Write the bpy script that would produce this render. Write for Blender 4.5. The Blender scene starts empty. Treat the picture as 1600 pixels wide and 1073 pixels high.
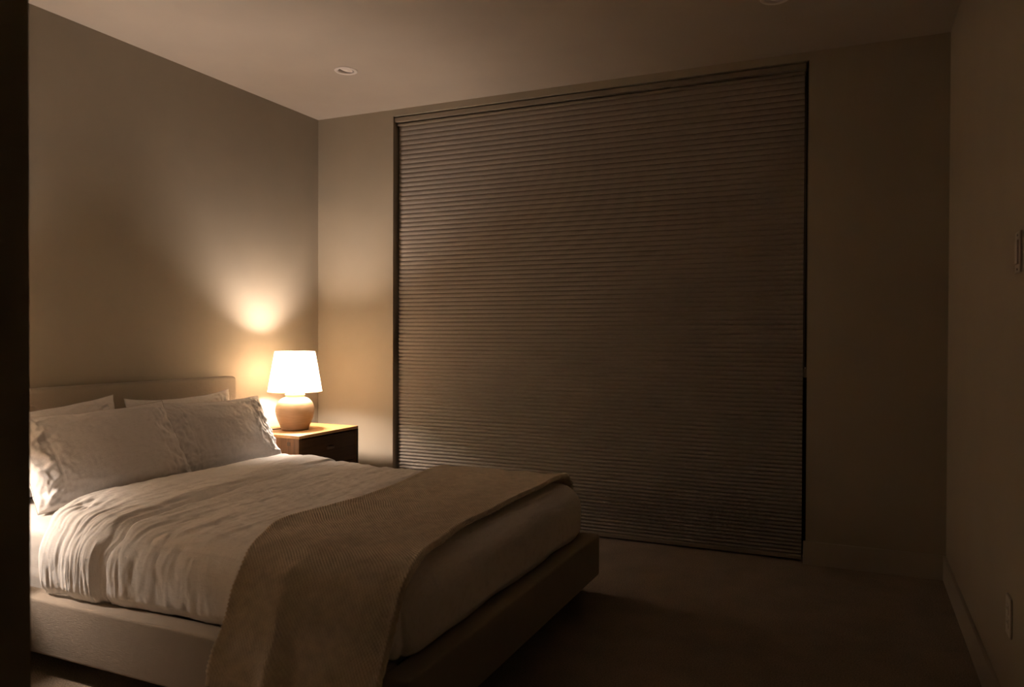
import bpy, bmesh, math, random
import numpy as np
from mathutils import Vector, Matrix, noise

random.seed(7)
SC = bpy.context.scene
COL = SC.collection
PI = math.pi

# ---------------------------------------------------------------- camera, world, exposure
def look_camera():
    cd = bpy.data.cameras.new('camera')
    co = bpy.data.objects.new('camera', cd)
    COL.objects.link(co)
    yaw, pitch, roll = 0.4219, -0.0108, 0.0036
    f = Vector((-math.sin(yaw) * math.cos(pitch), math.cos(yaw) * math.cos(pitch), math.sin(pitch)))
    r = f.cross(Vector((0, 0, 1))).normalized()
    u = r.cross(f)
    r2 = r * math.cos(roll) + u * math.sin(roll)
    u2 = -r * math.sin(roll) + u * math.cos(roll)
    m = Matrix((r2, u2, -f)).transposed().to_4x4()
    m.translation = Vector((3.4198, -4.3034, 1.2041))
    co.matrix_world = m
    cd.sensor_fit = 'HORIZONTAL'
    cd.sensor_width = 36.0
    cd.lens = 1188.63 / 1600 * 36.0
    cd.clip_start = 0.02
    cd.dof.use_dof = True
    cd.dof.focus_distance = 4.3
    cd.dof.aperture_fstop = 4.0
    SC.camera = co

look_camera()
w = bpy.data.worlds.new('night')
SC.world = w
w.use_nodes = True
w.node_tree.nodes['Background'].inputs[0].default_value = (0.25, 0.35, 0.6, 1)
w.node_tree.nodes['Background'].inputs[1].default_value = 0.0005
SC.view_settings.view_transform = 'Standard'
SC.view_settings.look = 'None'
SC.view_settings.gamma = 1
SC.view_settings.use_curve_mapping = False
SC.view_settings.exposure = 0.0
try:
    SC.cycles.max_bounces = 10
    SC.cycles.diffuse_bounces = 6
    SC.cycles.use_denoising = True
except Exception:
    pass

BULB_COLOR = (1.0, 0.82, 0.68, 1)
BULB_STRENGTH = 1020.0

# ---------------------------------------------------------------- materials
class NT:
    def __init__(s, name):
        s.m = bpy.data.materials.new(name)
        s.m.use_nodes = True
        s.t = s.m.node_tree
        s.b = s.t.nodes['Principled BSDF']
        s.out = s.t.nodes['Material Output']
    def n(s, typ, **kw):
        nd = s.t.nodes.new(typ)
        for k, v in kw.items():
            if k in nd.inputs:
                nd.inputs[k].default_value = v
            else:
                setattr(nd, k, v)
        return nd
    def l(s, a, b):
        s.t.links.new(a, b)
    def coords(s, scale=(1, 1, 1), out='Object', rot=(0, 0, 0)):
        tc = s.n('ShaderNodeTexCoord')
        mp = s.n('ShaderNodeMapping')
        mp.inputs['Scale'].default_value = scale
        mp.inputs['Rotation'].default_value = rot
        s.l(tc.outputs[out], mp.inputs['Vector'])
        return mp.outputs['Vector']
    def noise(s, vec, scale, detail=3, rough=0.55):
        nd = s.n('ShaderNodeTexNoise')
        nd.inputs['Scale'].default_value = scale
        nd.inputs['Detail'].default_value = detail
        nd.inputs['Roughness'].default_value = rough
        s.l(vec, nd.inputs['Vector'])
        return nd.outputs['Fac']
    def math(s, op, a, b):
        nd = s.n('ShaderNodeMath', operation=op)
        for i, v in enumerate((a, b)):
            if isinstance(v, (int, float)):
                nd.inputs[i].default_value = v
            else:
                s.l(v, nd.inputs[i])
        return nd.outputs[0]
    def ramp(s, fac, c0, c1, p0=0.3, p1=0.7):
        nd = s.n('ShaderNodeValToRGB')
        e = nd.color_ramp.elements
        e[0].position, e[1].position = p0, p1
        e[0].color, e[1].color = (*c0, 1), (*c1, 1)
        s.l(fac, nd.inputs['Fac'])
        return nd.outputs['Color']
    def bump(s, h, strength=0.3, dist=0.002):
        nd = s.n('ShaderNodeBump')
        nd.inputs['Strength'].default_value = strength
        nd.inputs['Distance'].default_value = dist
        s.l(h, nd.inputs['Height'])
        s.l(nd.outputs['Normal'], s.b.inputs['Normal'])
    def base(s, col=None, rough=0.8, spec=0.3, sheen=0.0):
        if col is not None:
            if isinstance(col, tuple):
                s.b.inputs['Base Color'].default_value = (*col, 1)
            else:
                s.l(col, s.b.inputs['Base Color'])
        s.b.inputs['Roughness'].default_value = rough
        s.b.inputs['Specular IOR Level'].default_value = spec
        if sheen:
            s.b.inputs['Sheen Weight'].default_value = sheen
            s.b.inputs['Sheen Roughness'].default_value = 0.5

def sc(c, k):
    return tuple(min(1, x * k) for x in c)

def paint(name, col, rough=0.75, spec=0.25, bump=0.08):
    t = NT(name)
    v = t.coords()
    t.base(t.ramp(t.noise(v, 3, 4), sc(col, 0.97), sc(col, 1.03)), rough, spec)
    t.bump(t.noise(v, 220, 2), bump, 0.001)
    return t.m

def linen(name, col, scale=420, crumple=0.35):
    t = NT(name)
    v = t.coords()
    wx = t.noise(t.coords((scale, scale * 0.08, scale * 0.08)), 1, 2)
    wy = t.noise(t.coords((scale * 0.08, scale, scale)), 1, 2)
    wv = t.math('ADD', wx, wy)
    t.base(t.ramp(wv, sc(col, 0.92), sc(col, 1.05), 0.7, 1.3), 0.92, 0.12, 0.15)
    cr = t.noise(v, 26, 4, 0.6)
    h = t.math('ADD', t.math('MULTIPLY', wv, 0.12), t.math('MULTIPLY', cr, 1.0))
    t.bump(h, crumple, 0.008)
    return t.m

def upholstery(name, col):
    t = NT(name)
    wx = t.noise(t.coords((330, 40, 40)), 1, 2)
    wy = t.noise(t.coords((40, 330, 40)), 1, 2)
    wz = t.noise(t.coords((40, 40, 330)), 1, 2)
    wv = t.math('ADD', t.math('ADD', wx, wy), wz)
    t.base(t.ramp(wv, sc(col, 0.60), sc(col, 1.25), 1.2, 1.8), 0.95, 0.1, 0.1)
    t.bump(wv, 0.4, 0.003)
    return t.m

def wood(name, c0, c1, axis):
    t = NT(name)
    s = [60, 60, 60]
    s[axis] = 3
    v = t.coords(tuple(s))
    g = t.noise(v, 1, 5, 0.6)
    s2 = [14, 14, 14]
    s2[axis] = 0.8
    g2 = t.noise(t.coords(tuple(s2)), 1, 3)
    t.base(t.ramp(t.math('ADD', t.math('MULTIPLY', g, 0.5), t.math('MULTIPLY', g2, 0.5)), c0, c1, 0.36, 0.62), 0.5, 0.35)
    t.bump(g, 0.12, 0.001)
    return t.m

M = {}
M['wall'] = paint('taupe wall paint', (0.315, 0.272, 0.214), 0.7)
M['ceiling'] = paint('ceiling paint', (0.375, 0.33, 0.285), 0.85)
M['trim'] = paint('baseboard paint', (0.34, 0.295, 0.235), 0.5, 0.4, 0.02)
M['plate'] = paint('switch plate plastic', (0.38, 0.335, 0.30), 0.35, 0.5, 0.0)
M['darkslot'] = paint('dark slot', (0.02, 0.018, 0.016), 0.6, 0.3, 0.0)
M['can'] = paint('downlight enamel', (0.62, 0.57, 0.54), 0.45, 0.4, 0.0)

def carpet():
    t = NT('brown loop carpet')
    v = t.coords()
    a = t.noise(v, 170, 3, 0.6)
    b = t.noise(v, 5, 3)
    c = (0.235, 0.180, 0.13)
    t.base(t.ramp(t.math('ADD', t.math('MULTIPLY', a, 0.75), t.math('MULTIPLY', b, 0.25)), sc(c, 0.6), sc(c, 1.35), 0.35, 0.65), 1.0, 0.05, 0.1)
    t.bump(a, 0.9, 0.008)
    return t.m
M['carpet'] = carpet()
M['linen'] = linen('stone washed linen', (0.88, 0.855, 0.83))
M['pillow'] = linen('pillowcase linen', (0.80, 0.77, 0.75), 420, 0.25)
M['sheet'] = linen('white cotton sheet', (0.50, 0.47, 0.44), 420, 0.2)
M['seam'] = linen('stitched seam thread', (0.42, 0.37, 0.33))
M['bed'] = upholstery('oat woven upholstery', (0.50, 0.42, 0.34))
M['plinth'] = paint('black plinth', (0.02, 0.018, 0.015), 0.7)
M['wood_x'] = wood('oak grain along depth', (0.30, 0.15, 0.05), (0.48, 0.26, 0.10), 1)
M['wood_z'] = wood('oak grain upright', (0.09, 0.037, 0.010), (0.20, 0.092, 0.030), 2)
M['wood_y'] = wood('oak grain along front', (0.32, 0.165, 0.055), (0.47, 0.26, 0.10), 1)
M['wood_front'] = wood('dark oak drawer front', (0.028, 0.011, 0.003), (0.055, 0.025, 0.008), 1)  # drawer fronts and front edges: much darker tone than the oak top
M['wood_front'].node_tree.nodes['Principled BSDF'].inputs['Specular IOR Level'].default_value = 0.15
M['wood_dark'] = wood('dark oak', (0.05, 0.028, 0.014), (0.09, 0.05, 0.025), 1)

def knit():
    t = NT('khaki knit yarn')
    v = t.coords()
    a = t.noise(v, 900, 2)
    b = t.noise(v, 30, 2)
    c = (0.74, 0.65, 0.53)
    t.base(t.ramp(t.math('ADD', t.math('MULTIPLY', a, 0.6), t.math('MULTIPLY', b, 0.4)), sc(c, 0.8), sc(c, 1.2), 0.35, 0.65), 0.95, 0.08, 0.15)
    t.bump(a, 0.4, 0.002)
    return t.m
M['knit'] = knit()

def ceramic():
    t = NT('matte cream ceramic')
    v = t.coords((1, 1, 9))
    a = t.noise(v, 14, 4)
    t.base(t.ramp(a, (0.33, 0.225, 0.135), (0.41, 0.285, 0.18)), 0.55, 0.4)
    t.bump(a, 0.12, 0.003)
    return t.m
M['ceramic'] = ceramic()
M['brass'] = paint('aged metal', (0.35, 0.27, 0.18), 0.35, 0.6, 0)
M['brass'].node_tree.nodes['Principled BSDF'].inputs['Metallic'].default_value = 0.8
M['cord'] = paint('lamp cord', (0.10, 0.07, 0.045), 0.5, 0.4, 0)

def shade_mat():
    t = NT('cream fabric lamp shade')
    v = t.coords((300, 300, 300))
    fac = t.noise(v, 1, 2)
    col = t.ramp(fac, (0.84, 0.69, 0.49), (0.88, 0.74, 0.54))
    d = t.n('ShaderNodeBsdfDiffuse')
    tr = t.n('ShaderNodeBsdfTranslucent')
    t.l(col, tr.inputs['Color'])
    d.inputs['Color'].default_value = (0.80, 0.72, 0.60, 1)
    mx = t.n('ShaderNodeMixShader')
    mx.inputs['Fac'].default_value = 0.27
    t.l(d.outputs[0], mx.inputs[1])
    t.l(tr.outputs[0], mx.inputs[2])
    t.l(mx.outputs[0], t.out.inputs['Surface'])
    return t.m
M['shade'] = shade_mat()

def emit(name, col, s):
    t = NT(name)
    e = t.n('ShaderNodeEmission')
    e.inputs['Color'].default_value = col
    e.inputs['Strength'].default_value = s
    t.l(e.outputs[0], t.out.inputs['Surface'])
    return t.m
M['bulb'] = emit('warm lit bulb', BULB_COLOR, BULB_STRENGTH)

def blind_mat():
    t = NT('taupe honeycomb fabric')
    a = t.noise(t.coords((40, 40, 400)), 1, 2)
    c = (0.215, 0.185, 0.16)
    t.base(t.ramp(a, sc(c, 0.93), sc(c, 1.07)), 0.75, 0.25, 0.1)
    return t.m
M['blind'] = blind_mat()
M['rail'] = paint('taupe powder coated rail', (0.20, 0.165, 0.13), 0.45, 0.4, 0.0)
M['frame'] = paint('dark window frame', (0.03, 0.028, 0.026), 0.5, 0.4, 0.0)

def glass():
    t = NT('window glass')
    t.base((0.9, 0.95, 0.95), 0.02, 0.5)
    t.b.inputs['Transmission Weight'].default_value = 1.0
    return t.m
M['glass'] = glass()

# ---------------------------------------------------------------- mesh helpers
def obj(name, me, mat, parent=None, smooth=False, kind=None):
    if isinstance(me, bmesh.types.BMesh):
        bm = me
        me = bpy.data.meshes.new(name)
        bm.to_mesh(me)
        bm.free()
    o = bpy.data.objects.new(name, me)
    COL.objects.link(o)
    if mat:
        me.materials.append(mat)
    if parent is not None:
        o.parent = parent
    if smooth:
        me.polygons.foreach_set('use_smooth', [True] * len(me.polygons))
    if kind:
        o['kind'] = kind
    return o

def thing(name, label, cat, loc=(0, 0, 0), group=None):
    o = bpy.data.objects.new(name, None)
    o.empty_display_size = 0.1
    COL.objects.link(o)
    o.location = loc
    return tag(o, label, cat, group)

def tag(o, label, cat, group=None):
    o['label'] = label
    o['category'] = cat
    if group:
        o['group'] = group
    return o

def box(bm, x0, x1, y0, y1, z0, z1, bev=0.0, seg=2):
    r = bmesh.ops.create_cube(bm, size=1)
    vs = r['verts']
    for v in vs:
        v.co = Vector((x0 + (v.co.x + 0.5) * (x1 - x0), y0 + (v.co.y + 0.5) * (y1 - y0), z0 + (v.co.z + 0.5) * (z1 - z0)))
    if bev:
        es = list({e for v in vs for e in v.link_edges})
        bmesh.ops.bevel(bm, geom=es, offset=bev, segments=seg, affect='EDGES', profile=0.5)
    return bm

def bxo(name, dims, mat, parent=None, bev=0.0, seg=2, kind=None, smooth=False):
    bm = bmesh.new()
    for d in (dims if isinstance(dims, list) else [dims]):
        box(bm, *d, bev=bev, seg=seg)
    return obj(name, bm, mat, parent, smooth=smooth, kind=kind)

def lathe(prof, n=48, cap=True):
    bm = bmesh.new()
    rings = []
    for r, z in prof:
        rings.append([bm.verts.new((r * math.cos(2 * PI * k / n), r * math.sin(2 * PI * k / n), z)) for k in range(n)])
    for a, b in zip(rings, rings[1:]):
        for k in range(n):
            bm.faces.new((a[k], a[(k + 1) % n], b[(k + 1) % n], b[k]))
    if cap:
        bm.faces.new(list(reversed(rings[0])))
        bm.faces.new(rings[-1])
    bmesh.ops.recalc_face_normals(bm, faces=bm.faces)
    return bm

def tube(bm, pts, r, n=8, closed=False):
    pts = [Vector(p) for p in pts]
    rings = []
    N = len(pts)
    for i, p in enumerate(pts):
        if closed:
            t = (pts[(i + 1) % N] - pts[i - 1]).normalized()
        else:
            t = (pts[min(i + 1, N - 1)] - pts[max(i - 1, 0)]).normalized()
        a = t.cross(Vector((0, 0, 1)))
        if a.length < 0.05:
            a = t.cross(Vector((1, 0, 0)))
        a.normalize()
        b = t.cross(a)
        rings.append([bm.verts.new(p + r * (a * math.cos(2 * PI * k / n) + b * math.sin(2 * PI * k / n))) for k in range(n)])
    pairs = list(zip(rings, rings[1:])) + ([(rings[-1], rings[0])] if closed else [])
    for A, B in pairs:
        for k in range(n):
            bm.faces.new((A[k], A[(k + 1) % n], B[(k + 1) % n], B[k]))
    if not closed:
        bm.faces.new(list(reversed(rings[0])))
        bm.faces.new(rings[-1])
    return bm

def grid_mesh(name, P):
    """P: (nu, nv, 3) array -> quad mesh"""
    nu, nv = P.shape[:2]
    me = bpy.data.meshes.new(name)
    idx = np.arange(nu * nv).reshape(nu, nv)
    q = np.stack([idx[:-1, :-1], idx[1:, :-1], idx[1:, 1:], idx[:-1, 1:]], -1).reshape(-1, 4)
    me.from_pydata(P.reshape(-1, 3).tolist(), [], q.tolist())
    me.update()
    return me

def sm(a, b, x):
    t = min(1.0, max(0.0, (x - a) / (b - a)))
    return t * t * (3 - 2 * t)

def nz(x, y, z=0.0):
    return noise.noise(Vector((x, y, z)))

# ---------------------------------------------------------------- the room
W, H = 3.845, 2.70
XL, XR, ZT = 0.617, 3.196, 2.656            # floor-to-ceiling window opening
YP = -3.45                                   # partition beside the doorway
XE = 2.128                                   # its free end
YH = -5.3                                    # end of the hall

bxo('floor', (-0.1, W + 0.1, YH - 0.1, 0.30, -0.10, 0.0), M['carpet'], kind='structure')
HX0, HX1 = 0.735, 0.831
h0, h1 = 3.045, 3.141
ya, yb = -0.789, -0.693
bxo('ceiling', [(-0.1, W + 0.1, YH - 0.1, ya, H, H + 0.15), (-0.1, W + 0.1, yb, 0.30, H, H + 0.15),
                (-0.1, HX0, ya, yb, H, H + 0.15), (HX1, h0, ya, yb, H, H + 0.15), (h1, W + 0.1, ya, yb, H, H + 0.15)],
    M['ceiling'], kind='structure')
bxo('wall_left', (-0.12, 0, YP, 0.30, 0, H), M['wall'], kind='structure')
bxo('wall_right', (W, W + 0.12, YH, 0.30, 0, H), M['wall'], kind='structure')
bxo('wall_back', [(0, XL, 0, 0.25, 0, H), (XR, W, 0, 0.25, 0, H), (XL, XR, 0, 0.25, ZT, H)], M['wall'], kind='structure')
bxo('wall_front', [(-0.12, XE, YP - 0.12, YP, 0, H), (XE, W, YP - 0.12, YP, 2.25, H)], M['wall'], kind='structure')
bxo('wall_hall', [(1.0, W + 0.12, YH - 0.1, YH, 0, H), (0.88, 1.0, YH, YP - 0.12, 0, H)], M['wall'], kind='structure')

def baseboard(name, segs):
    bm = bmesh.new()
    for s in segs:
        box(bm, *s, bev=0.003, seg=2)
    obj(name, bm, M['trim'], kind='structure')
BH = 0.122
baseboard('baseboard_back', [(XR - 0.012, W, -0.014, 0.0, 0, BH), (0, XL + 0.002, -0.014, 0, 0, BH)])
baseboard('baseboard_right', [(W - 0.014, W, YH, -0.014, 0, BH)])
baseboard('baseboard_left', [(0, 0.014, YP, -0.014, 0, BH)])
baseboard('baseboard_front', [(0.014, XE, YP, YP + 0.014, 0, BH)])

# window behind the blind
wn = bxo('window_1', [(XL, XL + 0.05, 0.17, 0.23, 0, ZT), (XR - 0.05, XR, 0.17, 0.23, 0, ZT),
                      (XL + 0.05, XR - 0.05, 0.17, 0.23, 0, 0.05), (XL + 0.05, XR - 0.05, 0.17, 0.23, ZT - 0.05, ZT),
                      (1.88, 1.94, 0.17, 0.23, 0.05, ZT - 0.05)], M['frame'], kind='structure')
bxo('pane', [(XL + 0.05, 1.88, 0.195, 0.205, 0.05, ZT - 0.05), (1.94, XR - 0.05, 0.195, 0.205, 0.05, ZT - 0.05)], M['glass'], wn)

# ---------------------------------------------------------------- honeycomb blind
bl = thing('window_blind', 'large taupe pleated honeycomb blind lowered over the floor-to-ceiling window', 'blind', (1.905, 0.05, 0.0))
def L(o):                                     # keep world placement under an offset empty
    o.location = -Vector(o.parent.location)
    return o
L(bxo('headrail', (XL + 0.002, XR - 0.014, 0.012, 0.085, 2.620, 2.649), M['rail'], bl, 0.002))
L(bxo('top_rail', (XL + 0.012, XR - 0.020, 0.030, 0.075, 2.598, 2.612), M['rail'], bl, 0.003))
L(bxo('bottom_rail', (XL + 0.012, XR - 0.021, 0.028, 0.075, 0.011, 0.032), M['rail'], bl, 0.003))
def pleats():
    zs = [2.600]
    while zs[-1] > 0.030:
        f = zs[-1] / 2.6
        zs.append(zs[-1] - (0.0205 + 0.0115 * f))
    zs[-1] = 0.030
    prof = []
    for a, b in zip(zs, zs[1:]):
        dep = 0.0130 - 0.0087 * ((a + b) / 5.2) ** 0.8
        for t in (0.0, 0.06, 0.16, 0.30, 0.45, 0.60, 0.75, 0.88, 0.96):
            d = math.sin(PI * t) ** 0.75 if 0 < t < 1 else 0.0
            prof.append((0.056 - dep * d, a + (b - a) * t))
    prof.append((0.056, zs[-1]))
    back = [(0.064, prof[-1][1]), (0.064, prof[0][1])]
    pts = prof + back
    bm = bmesh.new()
    x0, x1 = XL + 0.014, XR - 0.023
    A = [bm.verts.new((x0, y, z)) for y, z in pts]
    B = [bm.verts.new((x1, y, z)) for y, z in pts]
    n = len(pts)
    for k in range(n):
        bm.faces.new((A[k], B[k], B[(k + 1) % n], A[(k + 1) % n]))
    bm.faces.new(A)
    bm.faces.new(list(reversed(B)))
    bmesh.ops.recalc_face_normals(bm, faces=bm.faces)
    return bm
L(obj('pleated_fabric', pleats(), M['blind'], bl))
bm = bmesh.new()
for dx in (0.0, 0.011):
    tube(bm, [(3.181 + dx, 0.030, 2.64), (3.181 + dx, 0.030, 1.8), (3.181 + dx, 0.030, 1.0)], 0.0015, 6)
L(obj('pull_cord', bm, M['rail'], bl, smooth=True))
L(bxo('cord_guide', (3.177, 3.1955, 0.022, 0.040, 0.985, 1.030), M['rail'], bl, 0.003))
bm = lathe([(0.0, -0.004), (0.003, -0.003), (0.0045, 0), (0.003, 0.003), (0.0, 0.004)], 12, False)
kb = obj('cord_bead', bm, M['plate'], bl, smooth=True)
kb.location = Vector((3.187, 0.019, 1.036)) - bl.location

# ---------------------------------------------------------------- bed
BX, BY0, BY1 = 2.335, -2.555, -0.868          # foot, near side, far side
PT, PB = 0.270, 0.077
bed = thing('bed', 'low oat upholstered platform bed with padded headboard against the left wall', 'bed', (1.2, (BY0 + BY1) / 2, 0))
def soft_box(d, bev, seg=4):
    bm = bmesh.new()
    box(bm, *d, bev=bev, seg=seg)
    return bm
L(obj('headboard', soft_box((0.006, 0.10, BY0, BY1, PB, 0.957), 0.022, 5), M['bed'], bed, smooth=True))
RW = 0.09
L(obj('side_rail', soft_box((0.102, BX - RW, BY0, BY0 + RW, PB, PT), 0.010), M['bed'], bed, smooth=True))
L(obj('side_rail', soft_box((0.102, BX - RW, BY1 - RW, BY1, PB, PT), 0.010), M['bed'], bed, smooth=True))
L(obj('foot_rail', soft_box((BX - RW, BX, BY0, BY1, PB, PT), 0.010), M['bed'], bed, smooth=True))
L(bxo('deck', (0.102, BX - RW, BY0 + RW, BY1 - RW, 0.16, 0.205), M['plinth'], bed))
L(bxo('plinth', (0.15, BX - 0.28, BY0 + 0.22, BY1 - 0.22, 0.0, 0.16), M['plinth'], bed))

# mattress with fitted sheet
MX0, MX1, MY0, MY1, MZ0, MZ1 = 0.112, 2.20, -2.435, -0.985, 0.206, 0.486
def mattress():
    bm = bmesh.new()
    box(bm, MX0, MX1, MY0, MY1, MZ0, MZ1)
    bmesh.ops.subdivide_edges(bm, edges=bm.edges, cuts=60, use_grid_fill=True)
    r = 0.05
    for v in bm.verts:
        p = v.co
        c = Vector((min(max(p.x, MX0 + r), MX1 - r), min(max(p.y, MY0 + r), MY1 - r), min(max(p.z, MZ0 + r), MZ1 - r)))
        d = p - c
        if d.length > 1e-6:
            d.normalize()
            v.co = c + d * (r - 0.0 + 0.004 * nz(p.x * 3, p.y * 3, p.z * 22) * (1 if abs(d.y) > 0.5 else 0.3) - 0.003)
    return bm
tag(obj('mattress', mattress(), M['sheet'], smooth=True), 'thick mattress in a white fitted sheet on the bed frame', 'mattress')

# duvet --------------------------------------------------------------
DX0, DX1, DY0, DY1, DZ = 0.560, 2.282, -2.490, -0.915, 0.520
HEM = PT + 0.004
def cuff_edge(b):                              # b: distance along the cloth from the far top edge, towards the near hem
    pts = [(-0.3, 0.93), (0.05, 0.925), (0.73, 0.955), (1.15, 1.02), (1.41, 1.075), (1.58, 1.13), (1.68, 1.10), (1.85, 1.085)]
    for (a, xa), (c, xc) in zip(pts, pts[1:]):
        if b <= c:
            t = max(0, (b - a) / (c - a))
            t = t * t * (3 - 2 * t)
            return xa + (xc - xa) * t
    return pts[-1][1]

def duvet():
    r = 0.105
    ny = int((DY1 - DY0) / 0.0095)
    nzv = 30
    xs = [DX0]
    while xs[-1] < DX1 - 0.004:
        xs.append(xs[-1] + (0.0050 if 0.78 < xs[-1] < 1.22 else 0.0078))
    xs[-1] = DX1
    nx = len(xs) - 1
    ys = [DY0 + (DY1 - DY0) * j / ny for j in range(ny + 1)]
    verts, faces, index = [], [], {}
    def vid(key, q):
        if key not in index:
            index[key] = len(verts)
            verts.append(q)
        return index[key]
    top = [[vid(('t', i, j), (xs[i], ys[j], DZ)) for j in range(ny + 1)] for i in range(nx + 1)]
    for i in range(nx):
        for j in range(ny):
            faces.append((top[i][j], top[i + 1][j], top[i + 1][j + 1], top[i][j + 1]))
    per = [(i, 0) for i in range(nx + 1)] + [(nx, j) for j in range(1, ny + 1)] + [(i, ny) for i in range(nx - 1, -1, -1)]
    prev = [top[i][j] for i, j in per]
    for k in range(1, nzv + 1):
        z = DZ + (HEM - DZ) * k / nzv
        cur = [vid(('s', i, j, k), (xs[i], ys[j], z)) for i, j in per]
        for a in range(len(per) - 1):
            faces.append((prev[a], cur[a], cur[a + 1], prev[a + 1]))
        prev = cur
    out = []
    for x, y, z in verts:
        c = (min(x, DX1 - r), min(max(y, DY0 + r), DY1 - r), min(z, DZ - r))
        d = Vector((x - c[0], y - c[1], z - c[2]))
        d = d.normalized() if d.length > 1e-7 else Vector((0, 0, 1))
        p = Vector(c) + d * r
        # arc coordinate
        b = (DY1 - y) if y > DY0 + 1e-6 else (DY1 - DY0) + (DZ - z)
        if y > DY1 - 1e-6:
            b = -(DZ - z)
        side = sm(1.40, 1.62, b)               # near drape
        foot = sm(DX1 - 0.16, DX1 - 0.02, x) if d.x > 0.2 else 0.0
        fade = (1 - 0.85 * sm(1.50, 1.72, x)) * (1 - 0.8 * foot)
        drop = (DZ - z) / (DZ - HEM)
        # wrinkles run across the bed, along b
        xw = x + 0.05 * nz(x * 2.1, b * 1.6, 1.3) + 0.10 * (b - 0.8) * 0.18
        n1 = nz(xw * 9.0, b * 1.7, 4.0)
        n2 = 1 - abs(nz(xw * 17.0, b * 2.6 + 0.4 * nz(x * 6, b * 5), 9.0)) * 2
        n3 = 1 - abs(nz(xw * 34.0, b * 6.5, 2.0)) * 2
        n4 = nz(x * 21, b * 17, 7.0)
        e = cuff_edge(b)
        cuffz = math.exp(-((x - e) / 0.20) ** 2)
        wv = nz(xw * 13.0, b * 2.3 + x, 41.0)
        cr = math.exp(-(wv / 0.055) ** 2) * sm(-0.15, 0.25, nz(x * 5, b * 4, 17.0))      # sharp creases that come and go
        wv2 = nz(xw * 23.0 + b * 2.0, b * 5.0, 53.0)
        cr2 = math.exp(-(wv2 / 0.07) ** 2) * sm(-0.1, 0.3, nz(x * 8, b * 7, 27.0))
        h = 0.0070 * n1 + 0.0040 * n2 + 0.0030 * n3 + 0.0022 * n4 - 0.0060 * cr - 0.0038 * cr2
        h += side * (0.0060 * nz(xw * 12 + 1.5 * nz(x * 3, b * 4, 5), b * 1.6, 20) + 0.0030 * (1 - 2 * abs(nz(xw * 21 + b * 2, b * 3.0, 31))) * (0.3 + 0.9 * drop)
                     + 0.0045 * nz(x * 9, b * 20, 61)) * (0.55 + 0.25 * cuffz)
        h = h * fade * (1 - 0.40 * side)
        # puff of the drape, and the fold-back
        h += 0.012 * math.sin(PI * min(1, drop)) * (1 if side > 0 else 0.4)
        h -= 0.016 * sm(0.86, 1.0, drop)
        s = x - e
        s2 = s + 0.052 + 0.012 * nz(b * 3.1, 3)
        s3 = s + 0.030 + 0.009 * nz(b * 4.3, 8)
        h += 0.019 * (1 - sm(-0.042, -0.003, s)) + 0.008 * (1 - sm(-0.018, 0.012, s2))   # cuff lies higher
        h += 0.012 * sm(-0.003, 0.012, s) * (1 - sm(0.02, 0.22, s))
        h -= 0.013 * math.exp(-(s / 0.0075) ** 2)
        h -= 0.008 * math.exp(-((s2 - 0.012) / 0.008) ** 2) * (0.6 + 0.8 * nz(b * 5, 1.5))
        h -= 0.006 * math.exp(-(s3 / 0.006) ** 2) * max(0, side + 0.3 + nz(b * 6, 4.5))
        p = p + d * h
        if d.z < 0.3 and drop > 0.8:
            p.z += 0.010 * sm(0.8, 1, drop) * nz(x * 7, y * 5, 3.3) + 0.003
            if p.z < HEM:
                p.z = HEM
        # crease of the tucked foot corner, nearest the camera
        if x > 2.1 and d.x > 0.05 and y < DY0 + 0.25 and drop > 0.25:
            ang = math.atan2(-d.y, d.x)
            p -= Vector((d.x, d.y, 0)) * 0.014 * math.exp(-((ang - 0.80 - 0.06 * math.sin(drop * 5)) / 0.10) ** 2) * sm(0.3, 0.5, drop)
            p += Vector((d.x, d.y, 0)) * 0.006 * math.exp(-((ang - 1.05) / 0.14) ** 2) * sm(0.25, 0.5, drop)
        # slanted head edge: swings away from the pillows towards the near drape
        k = sm(1.20, 1.66, b) * 0.225
        if x < 1.05:
            p.x += k * (1.05 - x) / (1.05 - DX0)
        out.append(p)
    me = bpy.data.meshes.new('duvet')
    me.from_pydata([tuple(p) for p in out], [], faces)
    me.update()
    return me
dv = obj('duvet', duvet(), M['linen'], smooth=True)
tag(dv, 'rumpled off-white linen duvet with a folded-back cuff, spread over the mattress', 'duvet')
sd = dv.modifiers.new('cloth thickness', 'SOLIDIFY')
sd.thickness = 0.010
sd.offset = -1

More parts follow.
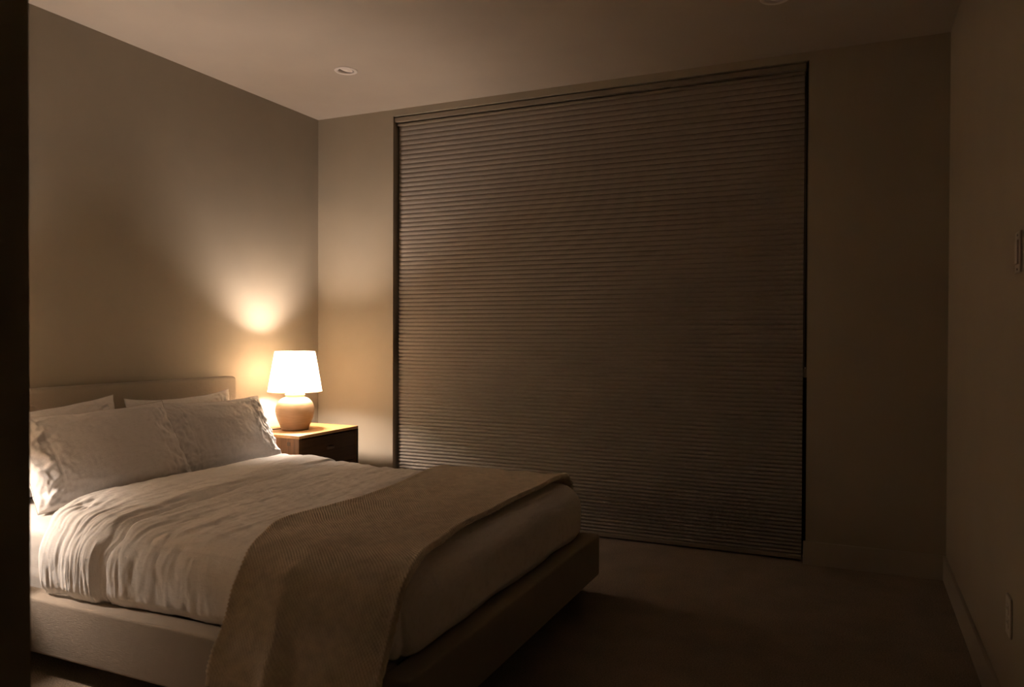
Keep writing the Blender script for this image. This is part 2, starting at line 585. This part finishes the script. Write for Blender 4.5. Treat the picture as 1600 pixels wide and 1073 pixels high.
# knitted throw ------------------------------------------------------
def throw():
    ctrl = [(-0.862, 0.30), (-0.867, 0.40), (-0.884, 0.485), (-0.932, 0.533), (-1.005, 0.5465), (-1.3, 0.548), (-1.7, 0.548), (-2.1, 0.548),
            (-2.34, 0.546), (-2.422, 0.536), (-2.488, 0.503), (-2.527, 0.44), (-2.546, 0.37), (-2.570, 0.31), (-2.593, 0.265), (-2.603, 0.215), (-2.605, 0.160)]
    c = np.array(ctrl)
    seg = np.r_[0, np.cumsum(np.hypot(*np.diff(c, axis=0).T))]
    S = seg[-1]
    ns = int(S / 0.0019)
    s = np.linspace(0, S, ns)
    def spline(t, xs, ys):
        # monotone-ish cubic (Catmull-Rom) through the control points
        m = np.gradient(ys, xs)
        i = np.clip(np.searchsorted(xs, t) - 1, 0, len(xs) - 2)
        hh = xs[i + 1] - xs[i]
        u = (t - xs[i]) / hh
        return ((2 * u**3 - 3 * u**2 + 1) * ys[i] + (u**3 - 2 * u**2 + u) * hh * m[i] + (-2 * u**3 + 3 * u**2) * ys[i + 1] + (u**3 - u**2) * hh * m[i + 1])
    Y = spline(s, seg, c[:, 0])
    Z = spline(s, seg, c[:, 1])
    # edges of the throw as functions of s
    s_of = lambda y: np.interp(-y, -c[:, 0], seg)
    el = np.array([(0, 1.55), (s_of(-1.0), 1.548), (s_of(-1.33), 1.585), (s_of(-1.78), 1.628), (s_of(-2.06), 1.60), (s_of(-2.28), 1.618), (s_of(-2.43), 1.675),
                   (s_of(-2.50), 1.70), (s_of(-2.535), 1.69), (s_of(-2.575), 1.685), (S, 1.662)])
    er = np.array([(0, 2.20), (s_of(-1.0), 2.205), (s_of(-1.54), 2.20), (s_of(-1.88), 2.20), (s_of(-2.11), 2.222), (s_of(-2.34), 2.262), (s_of(-2.45), 2.285),
                   (s_of(-2.51), 2.285), (s_of(-2.56), 2.27), (S, 2.262)])
    XLf = spline(s, el[:, 0], el[:, 1])
    XRf = spline(s, er[:, 0], er[:, 1])
    nw = 285
    u = np.linspace(0, 1, nw)
    X = XLf[:, None] + (XRf - XLf)[:, None] * u[None, :]
    Tm = np.stack([np.gradient(Y, s), np.gradient(Z, s)], -1)
    Tm /= np.linalg.norm(Tm, axis=1)[:, None]
    Ny, Nz = Tm[:, 1], -Tm[:, 0]
    wid = 0.62
    a = u[None, :] * wid
    b = s[:, None]
    # stitches: staggered little knots
    px = 0.0125
    aw = a + 0.0012 * np.sin(b * 31 + a * 9) + 0.0008 * np.sin(b * 73 + 2)
    bw = b * 0.93 + 0.0010 * np.sin(a * 41 + b * 7)
    ck = np.cos(2 * PI * aw / px) * np.cos(2 * PI * bw / px)
    hgt = 0.0075 * np.clip(0.5 + 0.5 * ck, 0, 1) ** 0.7 + 0.0008 * np.cos(2 * PI * a / (px / 2))
    rib = 0.0035 * (0.5 + 0.5 * np.cos(2 * PI * a / 0.0105)) + 0 * b
    inh = np.clip((b - (S - 0.036)) / 0.004, 0, 1)
    hgt = hgt * (1 - inh) + rib * inh
    # thicker side borders
    edge = np.minimum(u, 1 - u)[None, :] * wid
    hgt = hgt + 0.006 * np.exp(-((edge - 0.012) / 0.010) ** 2) - 0.010 * np.clip(1 - edge / 0.006, 0, 1)
    # hanging folds of the near drape
    k = np.clip((b - s_of(-2.47)) / (S - s_of(-2.47)), 0, 1)
    Xn = X
    ridge = 0.045 * np.exp(-((Xn - 1.915 + 0.05 * (1 - k)) / 0.035) ** 2) - 0.022 * np.exp(-((Xn - 1.985 + 0.04 * (1 - k)) / 0.035) ** 2) \
        + 0.016 * np.exp(-((Xn - 2.10) / 0.04) ** 2) + 0.012 * np.exp(-((Xn - 2.20) / 0.03) ** 2) + 0.010 * np.exp(-((Xn - 1.69) / 0.03) ** 2)
    fold = ridge * k ** 1.6
    # soft unevenness on top
    und = 0.003 * np.sin(X * 21 + 3 * np.sin(b * 4.0)) * np.sin(b * 5 + X * 4) + 0.002 * np.sin(X * 37 + b * 11)
    off = hgt + fold + und * (1 - k) + 0.004
    P = np.empty((ns, nw, 3))
    P[..., 0] = X
    P[..., 1] = Y[:, None] + Ny[:, None] * off
    P[..., 2] = Z[:, None] + Nz[:, None] * off
    # hem droops lower at the fold
    P[..., 2] -= 0.020 * np.exp(-((X - 1.90) / 0.05) ** 2) * k ** 2 + 0.03 * np.clip((X - 1.9) / 0.35, 0, 1) * k ** 2
    return P
TP = throw()
th = obj('throw_blanket', grid_mesh('throw_blanket', TP), M['knit'], smooth=True)
tag(th, 'khaki chunky-knit throw blanket laid across the foot of the bed', 'blanket')
sd = th.modifiers.new('knit thickness', 'SOLIDIFY')
sd.thickness = 0.007
sd.offset = -1
# second layer of the folded throw, seen along the foot edge and under the hem
def under_layer():
    T = TP[::5, ::5].copy()
    dY = np.gradient(T[..., 1], axis=0)
    dZ = np.gradient(T[..., 2], axis=0)
    ln = np.hypot(dY, dZ)
    T[..., 1] -= 0.0105 * dZ / ln
    T[..., 2] += 0.0105 * dY / ln
    u = np.linspace(0, 1, T.shape[1])
    T[..., 0] += 0.010 * u[None, :] + 0.006 * (1 - u)[None, :]
    n = T.shape[0]
    k = np.clip((np.arange(n) / n - 0.9) / 0.1, 0, 1)
    T[..., 2] -= (0.010 * k)[:, None]
    return T
lo = obj('folded_under_layer', grid_mesh('folded_under_layer', under_layer()), M['knit'], th, smooth=True)
sd = lo.modifiers.new('knit thickness', 'SOLIDIFY')
sd.thickness = 0.004
sd.offset = -1

# pillows ------------------------------------------------------------
def pillow(name, label, wd, ht, tk, loc, lean, yaw, roll, seed, group, dip=0.03):
    """local: u across the bed (y), v up the pillow, w out of its face"""
    nu, nv = 110, 74
    rnd = seed * 3.7
    R = Matrix.Rotation(yaw, 3, 'Z') @ Matrix.Rotation(-lean, 3, 'Y') @ Matrix.Rotation(roll, 3, 'X')
    def P(a, b, sgn):
        u, v = a * 2 - 1, b * 2 - 1
        # denser towards the seams
        u = math.sin(u * PI / 2) * 0.6 + u * 0.4
        v = math.sin(v * PI / 2) * 0.6 + v * 0.4
        y = u * wd / 2 * (1 - 0.045 * (1 - v * v) + 0.012 * nz(v * 4, rnd))
        z = v * ht / 2 * (1 - 0.05 * (1 - u * u) * (0.6 if v < 0 else 1.0) - (dip * (1 - abs(u) ** 3) if v > 0 else 0) * v + 0.02 * nz(u * 3, rnd + 5))
        t = max(0, 1 - abs(u) ** 2.4) ** 0.62 * max(0, 1 - abs(v) ** 2.2) ** 0.62
        t *= 1.0 - 0.28 * v
        x = sgn * tk / 2 * t
        e = sm(0.45, 0.95, abs(u))
        env = min(1, t * 4)
        wr = (0.012 * (1 - 2 * abs(nz(u * 5.5 + 0.7 * nz(v * 3, rnd), v * 3.9 + u, rnd + sgn)))) * e + 0.004 * nz(u * 3, v * 3, rnd + 2 * sgn)
        wr += 0.005 * (1 - 2 * abs(nz(u * 3 + v * 2, v * 7 - u, rnd + 9 * sgn))) * sm(0.4, 1, abs(v)) + 0.005 * (1 - 2 * abs(nz(u * 15, v * 9, rnd))) * (0.25 + e)
        wr -= 0.004 * math.exp(-((abs(u) - 0.72) / 0.012) ** 2)     # hem of the case
        x += sgn * wr * env
        return R @ Vector((x, y, z))
    bm = bmesh.new()
    F = [[bm.verts.new(P(i / nu, j / nv, 1)) for j in range(nv + 1)] for i in range(nu + 1)]
    B = [[F[i][j] if i in (0, nu) or j in (0, nv) else bm.verts.new(P(i / nu, j / nv, -1)) for j in range(nv + 1)] for i in range(nu + 1)]
    for i in range(nu):
        for j in range(nv):
            for G, rev in ((F, False), (B, True)):
                q = [G[i][j], G[i + 1][j], G[i + 1][j + 1], G[i][j + 1]]
                if rev:
                    q.reverse()
                if len(set(q)) == 4:
                    try:
                        bm.faces.new(q)
                    except ValueError:
                        pass
    bmesh.ops.recalc_face_normals(bm, faces=bm.faces)
    rim = [F[i][0].co.copy() for i in range(nu + 1)] + [F[nu][j].co.copy() for j in range(1, nv + 1)] + \
          [F[i][nv].co.copy() for i in range(nu - 1, -1, -1)] + [F[0][j].co.copy() for j in range(nv - 1, 0, -1)]
    o = obj(name, bm, M['pillow'], smooth=True)
    o.location = loc
    o.location.z = 0.4895 - min(v.co.z for v in o.data.vertices)
    tag(o, label, 'pillow', group)
    sb = bmesh.new()
    tube(sb, rim, 0.0016, 6, closed=True)
    obj('seam', sb, M['seam'], o, smooth=True)
    return o
R_ = math.radians
PG = 'linen pillows propped against the headboard'
pillow('pillow', 'off-white back pillow on the window side, top edge peeking above the front pillow', 0.69, 0.405, 0.12, (0.185, -1.325, 0.668), R_(12), R_(0), R_(0.5), 3, PG, 0.09)
pillow('pillow', 'off-white pillow at the back on the doorway side, mostly hidden behind the front pillow', 0.72, 0.385, 0.12, (0.185, -2.075, 0.662), R_(12), R_(0), R_(3.5), 4, PG, 0.06)
pillow('pillow', 'off-white linen pillow at the front on the window side, nearest the lit lamp', 0.70, 0.405, 0.15, (0.345, -1.225, 0.668), R_(29), R_(-1), R_(-1), 1, PG, 0.03)
pillow('pillow', 'off-white linen pillow at the front with crumpled end, closest to the doorway', 0.76, 0.425, 0.16, (0.400, -1.965, 0.672), R_(31), R_(-3), R_(1.8), 2, PG, 0.03)

# ---------------------------------------------------------------- nightstands
def nightstand(y0, y1, label):
    z = 0.617
    x0, x1 = 0.030, 0.505
    t = thing('nightstand', label, 'nightstand', ((x0 + x1) / 2, (y0 + y1) / 2, 0))
    th_ = 0.022
    L(bxo('top', (x0, x1, y0, y1, z - 0.018, z), M['wood_y'], t, 0.002))
    for a, b in ((y0, y0 + th_), (y1 - th_, y1)):
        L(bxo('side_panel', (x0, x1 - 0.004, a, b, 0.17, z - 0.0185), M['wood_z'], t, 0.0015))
    L(bxo('back_panel', (x0, x0 + 0.012, y0 + th_, y1 - th_, 0.19, z - 0.0185), M['wood_y'], t))
    L(bxo('bottom_panel', (x0 + 0.012, x1 - 0.004, y0 + th_, y1 - th_, 0.17, 0.19), M['wood_y'], t))
    for a, b in ((0.410, 0.590), (0.198, 0.403)):
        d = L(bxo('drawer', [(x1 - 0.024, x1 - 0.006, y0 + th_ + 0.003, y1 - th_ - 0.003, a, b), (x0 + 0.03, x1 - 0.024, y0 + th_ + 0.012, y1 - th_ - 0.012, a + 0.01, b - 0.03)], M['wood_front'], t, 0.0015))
        ym = (y0 + y1) / 2
        zc = (a + b) / 2 + 0.015
        h = bxo('pull', (x1 - 0.008, x1 + 0.012, ym - 0.028, ym + 0.028, zc - 0.008, zc + 0.008), M['wood_dark'], d, 0.004, 3)
    for a in (y0, y1 - th_):
        L(bxo('front_edge', (x1 - 0.0035, x1, a, a + th_, 0.17, z - 0.0185), M['wood_front'], t, 0.0004))
    for a in (y0 + 0.01, y1 - 0.04):
        for x in (x0 + 0.01, x1 - 0.045):
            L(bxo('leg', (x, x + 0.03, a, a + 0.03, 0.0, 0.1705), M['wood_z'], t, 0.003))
    pg = L(bxo('peg', (0.418, 0.440, y0 - 0.0015, y0 + 0.004, 0.556, 0.578), M['wood_dark'], t, 0.0005))
    return t
nightstand(-0.805, -0.230, 'oak nightstand with dark drawer fronts in the corner by the window')
nightstand(-3.188, -2.613, 'second oak nightstand at the doorway side of the bed, hidden behind the partition')

# ---------------------------------------------------------------- table lamps
def table_lamp(x, y, z, label):
    t = thing('table_lamp', label, 'lamp', (x, y, z))
    prof = [(0.070, 0.0), (0.080, 0.002), (0.083, 0.010), (0.091, 0.030), (0.103, 0.060), (0.112, 0.088), (0.1165, 0.113), (0.1165, 0.132), (0.112, 0.152), (0.102, 0.171),
            (0.087, 0.187), (0.070, 0.197), (0.060, 0.201), (0.0565, 0.204), (0.057, 0.208), (0.060, 0.212), (0.060, 0.218), (0.057, 0.221), (0.030, 0.2215), (0.012, 0.2215)]
    b = obj('lamp_base', lathe(prof, 64), M['ceramic'], t, smooth=True)
    s = obj('socket', lathe([(0.011, 0.2215), (0.011, 0.240), (0.018, 0.243), (0.018, 0.280), (0.014, 0.285)], 24), M['brass'], t, smooth=True)
    k = 0.478
    zb, zt, rb, rt = 0.236, 0.481, 0.163, 0.121
    sh = obj('lamp_shade', lathe([(rb, zb), ((rb * 2 + rt) / 3, zb + (zt - zb) / 3), ((rb + rt * 2) / 3, zb + (zt - zb) * 2 / 3), (rt, zt)], 72, False), M['shade'], t, smooth=True)
    for r, zz in ((rb, zb), (rt, zt)):
        bm = bmesh.new()
        tube(bm, [(r * math.cos(a * PI / 36), r * math.sin(a * PI / 36), zz) for a in range(72)], 0.0022, 6, closed=True)
        obj('rim', bm, M['shade'], sh, smooth=True)
    bm = bmesh.new()
    for a in (0, 2 * PI / 3, 4 * PI / 3):
        tube(bm, [(0.006 * math.cos(a), 0.006 * math.sin(a), zt - 0.012), (rt * math.cos(a), rt * math.sin(a), zt - 0.002)], 0.0015, 6)
    tube(bm, [(0.0, 0.038 * math.cos(q), 0.276 + 0.096 + 0.1 * math.sin(q)) for q in [PI * (-0.45 + i * 1.9 / 24) for i in range(25)]][:25], 0.0015, 6)
    obj('harp', bm, M['brass'], sh, smooth=True)
    bulb = bmesh.new()
    bmesh.ops.create_icosphere(bulb, subdivisions=3, radius=0.034)
    for v in bulb.verts:
        v.co.z += 0.020 if v.co.z > 0.001 else (-0.024 if v.co.z < -0.001 else 0)
        v.co.z += 0.350
    obj('bulb', bulb, M['bulb'], t, smooth=True)
    bm = bmesh.new()
    cp = [(-0.07, -0.035, 0.006), (-0.10, -0.075, 0.0035), (-0.128, -0.125, 0.0035), (-0.165, -0.15, 0.0045), (0.040 - x, -0.155, 0.006), (0.017 - x, -0.155, 0.002), (0.0095 - x, -0.155, -0.03), (0.0095 - x, -0.155, -0.25)]
    pts = []
    for i in range(len(cp) - 1):
        p0, p1, p2, p3 = [Vector(cp[min(max(q, 0), len(cp) - 1)]) for q in (i - 1, i, i + 1, i + 2)]
        for q in range(6):
            u = q / 6
            pts.append(0.5 * ((2 * p1) + (-p0 + p2) * u + (2 * p0 - 5 * p1 + 4 * p2 - p3) * u * u + (-p0 + 3 * p1 - 3 * p2 + p3) * u ** 3))
    pts.append(Vector(cp[-1]))
    tube(bm, pts, 0.003, 8)
    obj('power_cord', bm, M['cord'], t, smooth=True)
    return t
table_lamp(0.275, -0.568, 0.6175, 'lit lamp with round cream ceramic base and tapered shade on the nightstand by the window')
table_lamp(0.265, -2.775, 0.6175, 'second lit lamp hidden behind the partition, on the nightstand at the doorway side')

# ---------------------------------------------------------------- recessed downlights
def downlight(x, y, label):
    t = thing('recessed_downlight', label, 'downlight', (x, y, H))
    obj('trim_ring', lathe([(0.0435, 0.004), (0.0435, -0.002), (0.048, -0.004), (0.062, -0.004), (0.066, -0.001), (0.066, -0.0002)], 56, False), M['can'], t, smooth=True)
    obj('baffle', lathe([(0.0435, 0.0), (0.0430, 0.020), (0.0420, 0.034), (0.0, 0.034)], 48, False), M['can'], t, smooth=True)
    g = obj('gimbal', lathe([(0.0, 0.0035), (0.024, 0.0035), (0.026, 0.001), (0.034, 0.0), (0.0395, 0.001), (0.039, 0.008), (0.0, 0.010)], 40, False), M['can'], t, smooth=True)
    g.location = (0, 0, 0.006)
    g.rotation_euler = (R_(-7), R_(11), 0)
    return t
downlight(0.783, -0.741, 'white round recessed downlight, switched off, in the ceiling above the bed corner by the window')
downlight(3.093, -0.741, 'white round recessed downlight, switched off, at the top edge near the right wall')

# ---------------------------------------------------------------- switch and outlet on the right wall
def plate(name, label, cat, y, z):
    t = thing(name, label, cat, (W, y, z))
    obj('plate', soft_box((-0.006, 0.0, -0.036, 0.036, -0.058, 0.058), 0.0025, 3), M['plate'], t)
    return t
sw = plate('light_switch', 'white light switch plate on the right wall, above waist height', 'switch', -1.765, 1.443)
obj('rocker', soft_box((-0.010, -0.004, -0.017, 0.017, -0.034, 0.034), 0.0015, 2), M['plate'], sw)
for dz in (-0.048, 0.048):
    o = obj('screw', lathe([(0.0, 0.0), (0.003, 0.0), (0.003, 0.0012), (0.0, 0.0016)], 12, False), M['darkslot'], sw)
    o.rotation_euler = (0, -PI / 2, 0)
    o.location = (-0.006, 0, dz)
ot = plate('wall_outlet', 'white power outlet low on the right wall above the baseboard', 'outlet', -1.678, 0.387)
for dz in (-0.020, 0.020):
    f = obj('socket_face', soft_box((-0.008, -0.004, -0.016, 0.016, -0.014 + dz, 0.014 + dz), 0.0012, 2), M['plate'], ot)
    bm = bmesh.new()
    for dy in (-0.006, 0.006):
        box(bm, -0.0084, -0.0079, dy - 0.001, dy + 0.001, dz - 0.002, dz + 0.007)
    obj('slots', bm, M['darkslot'], f)
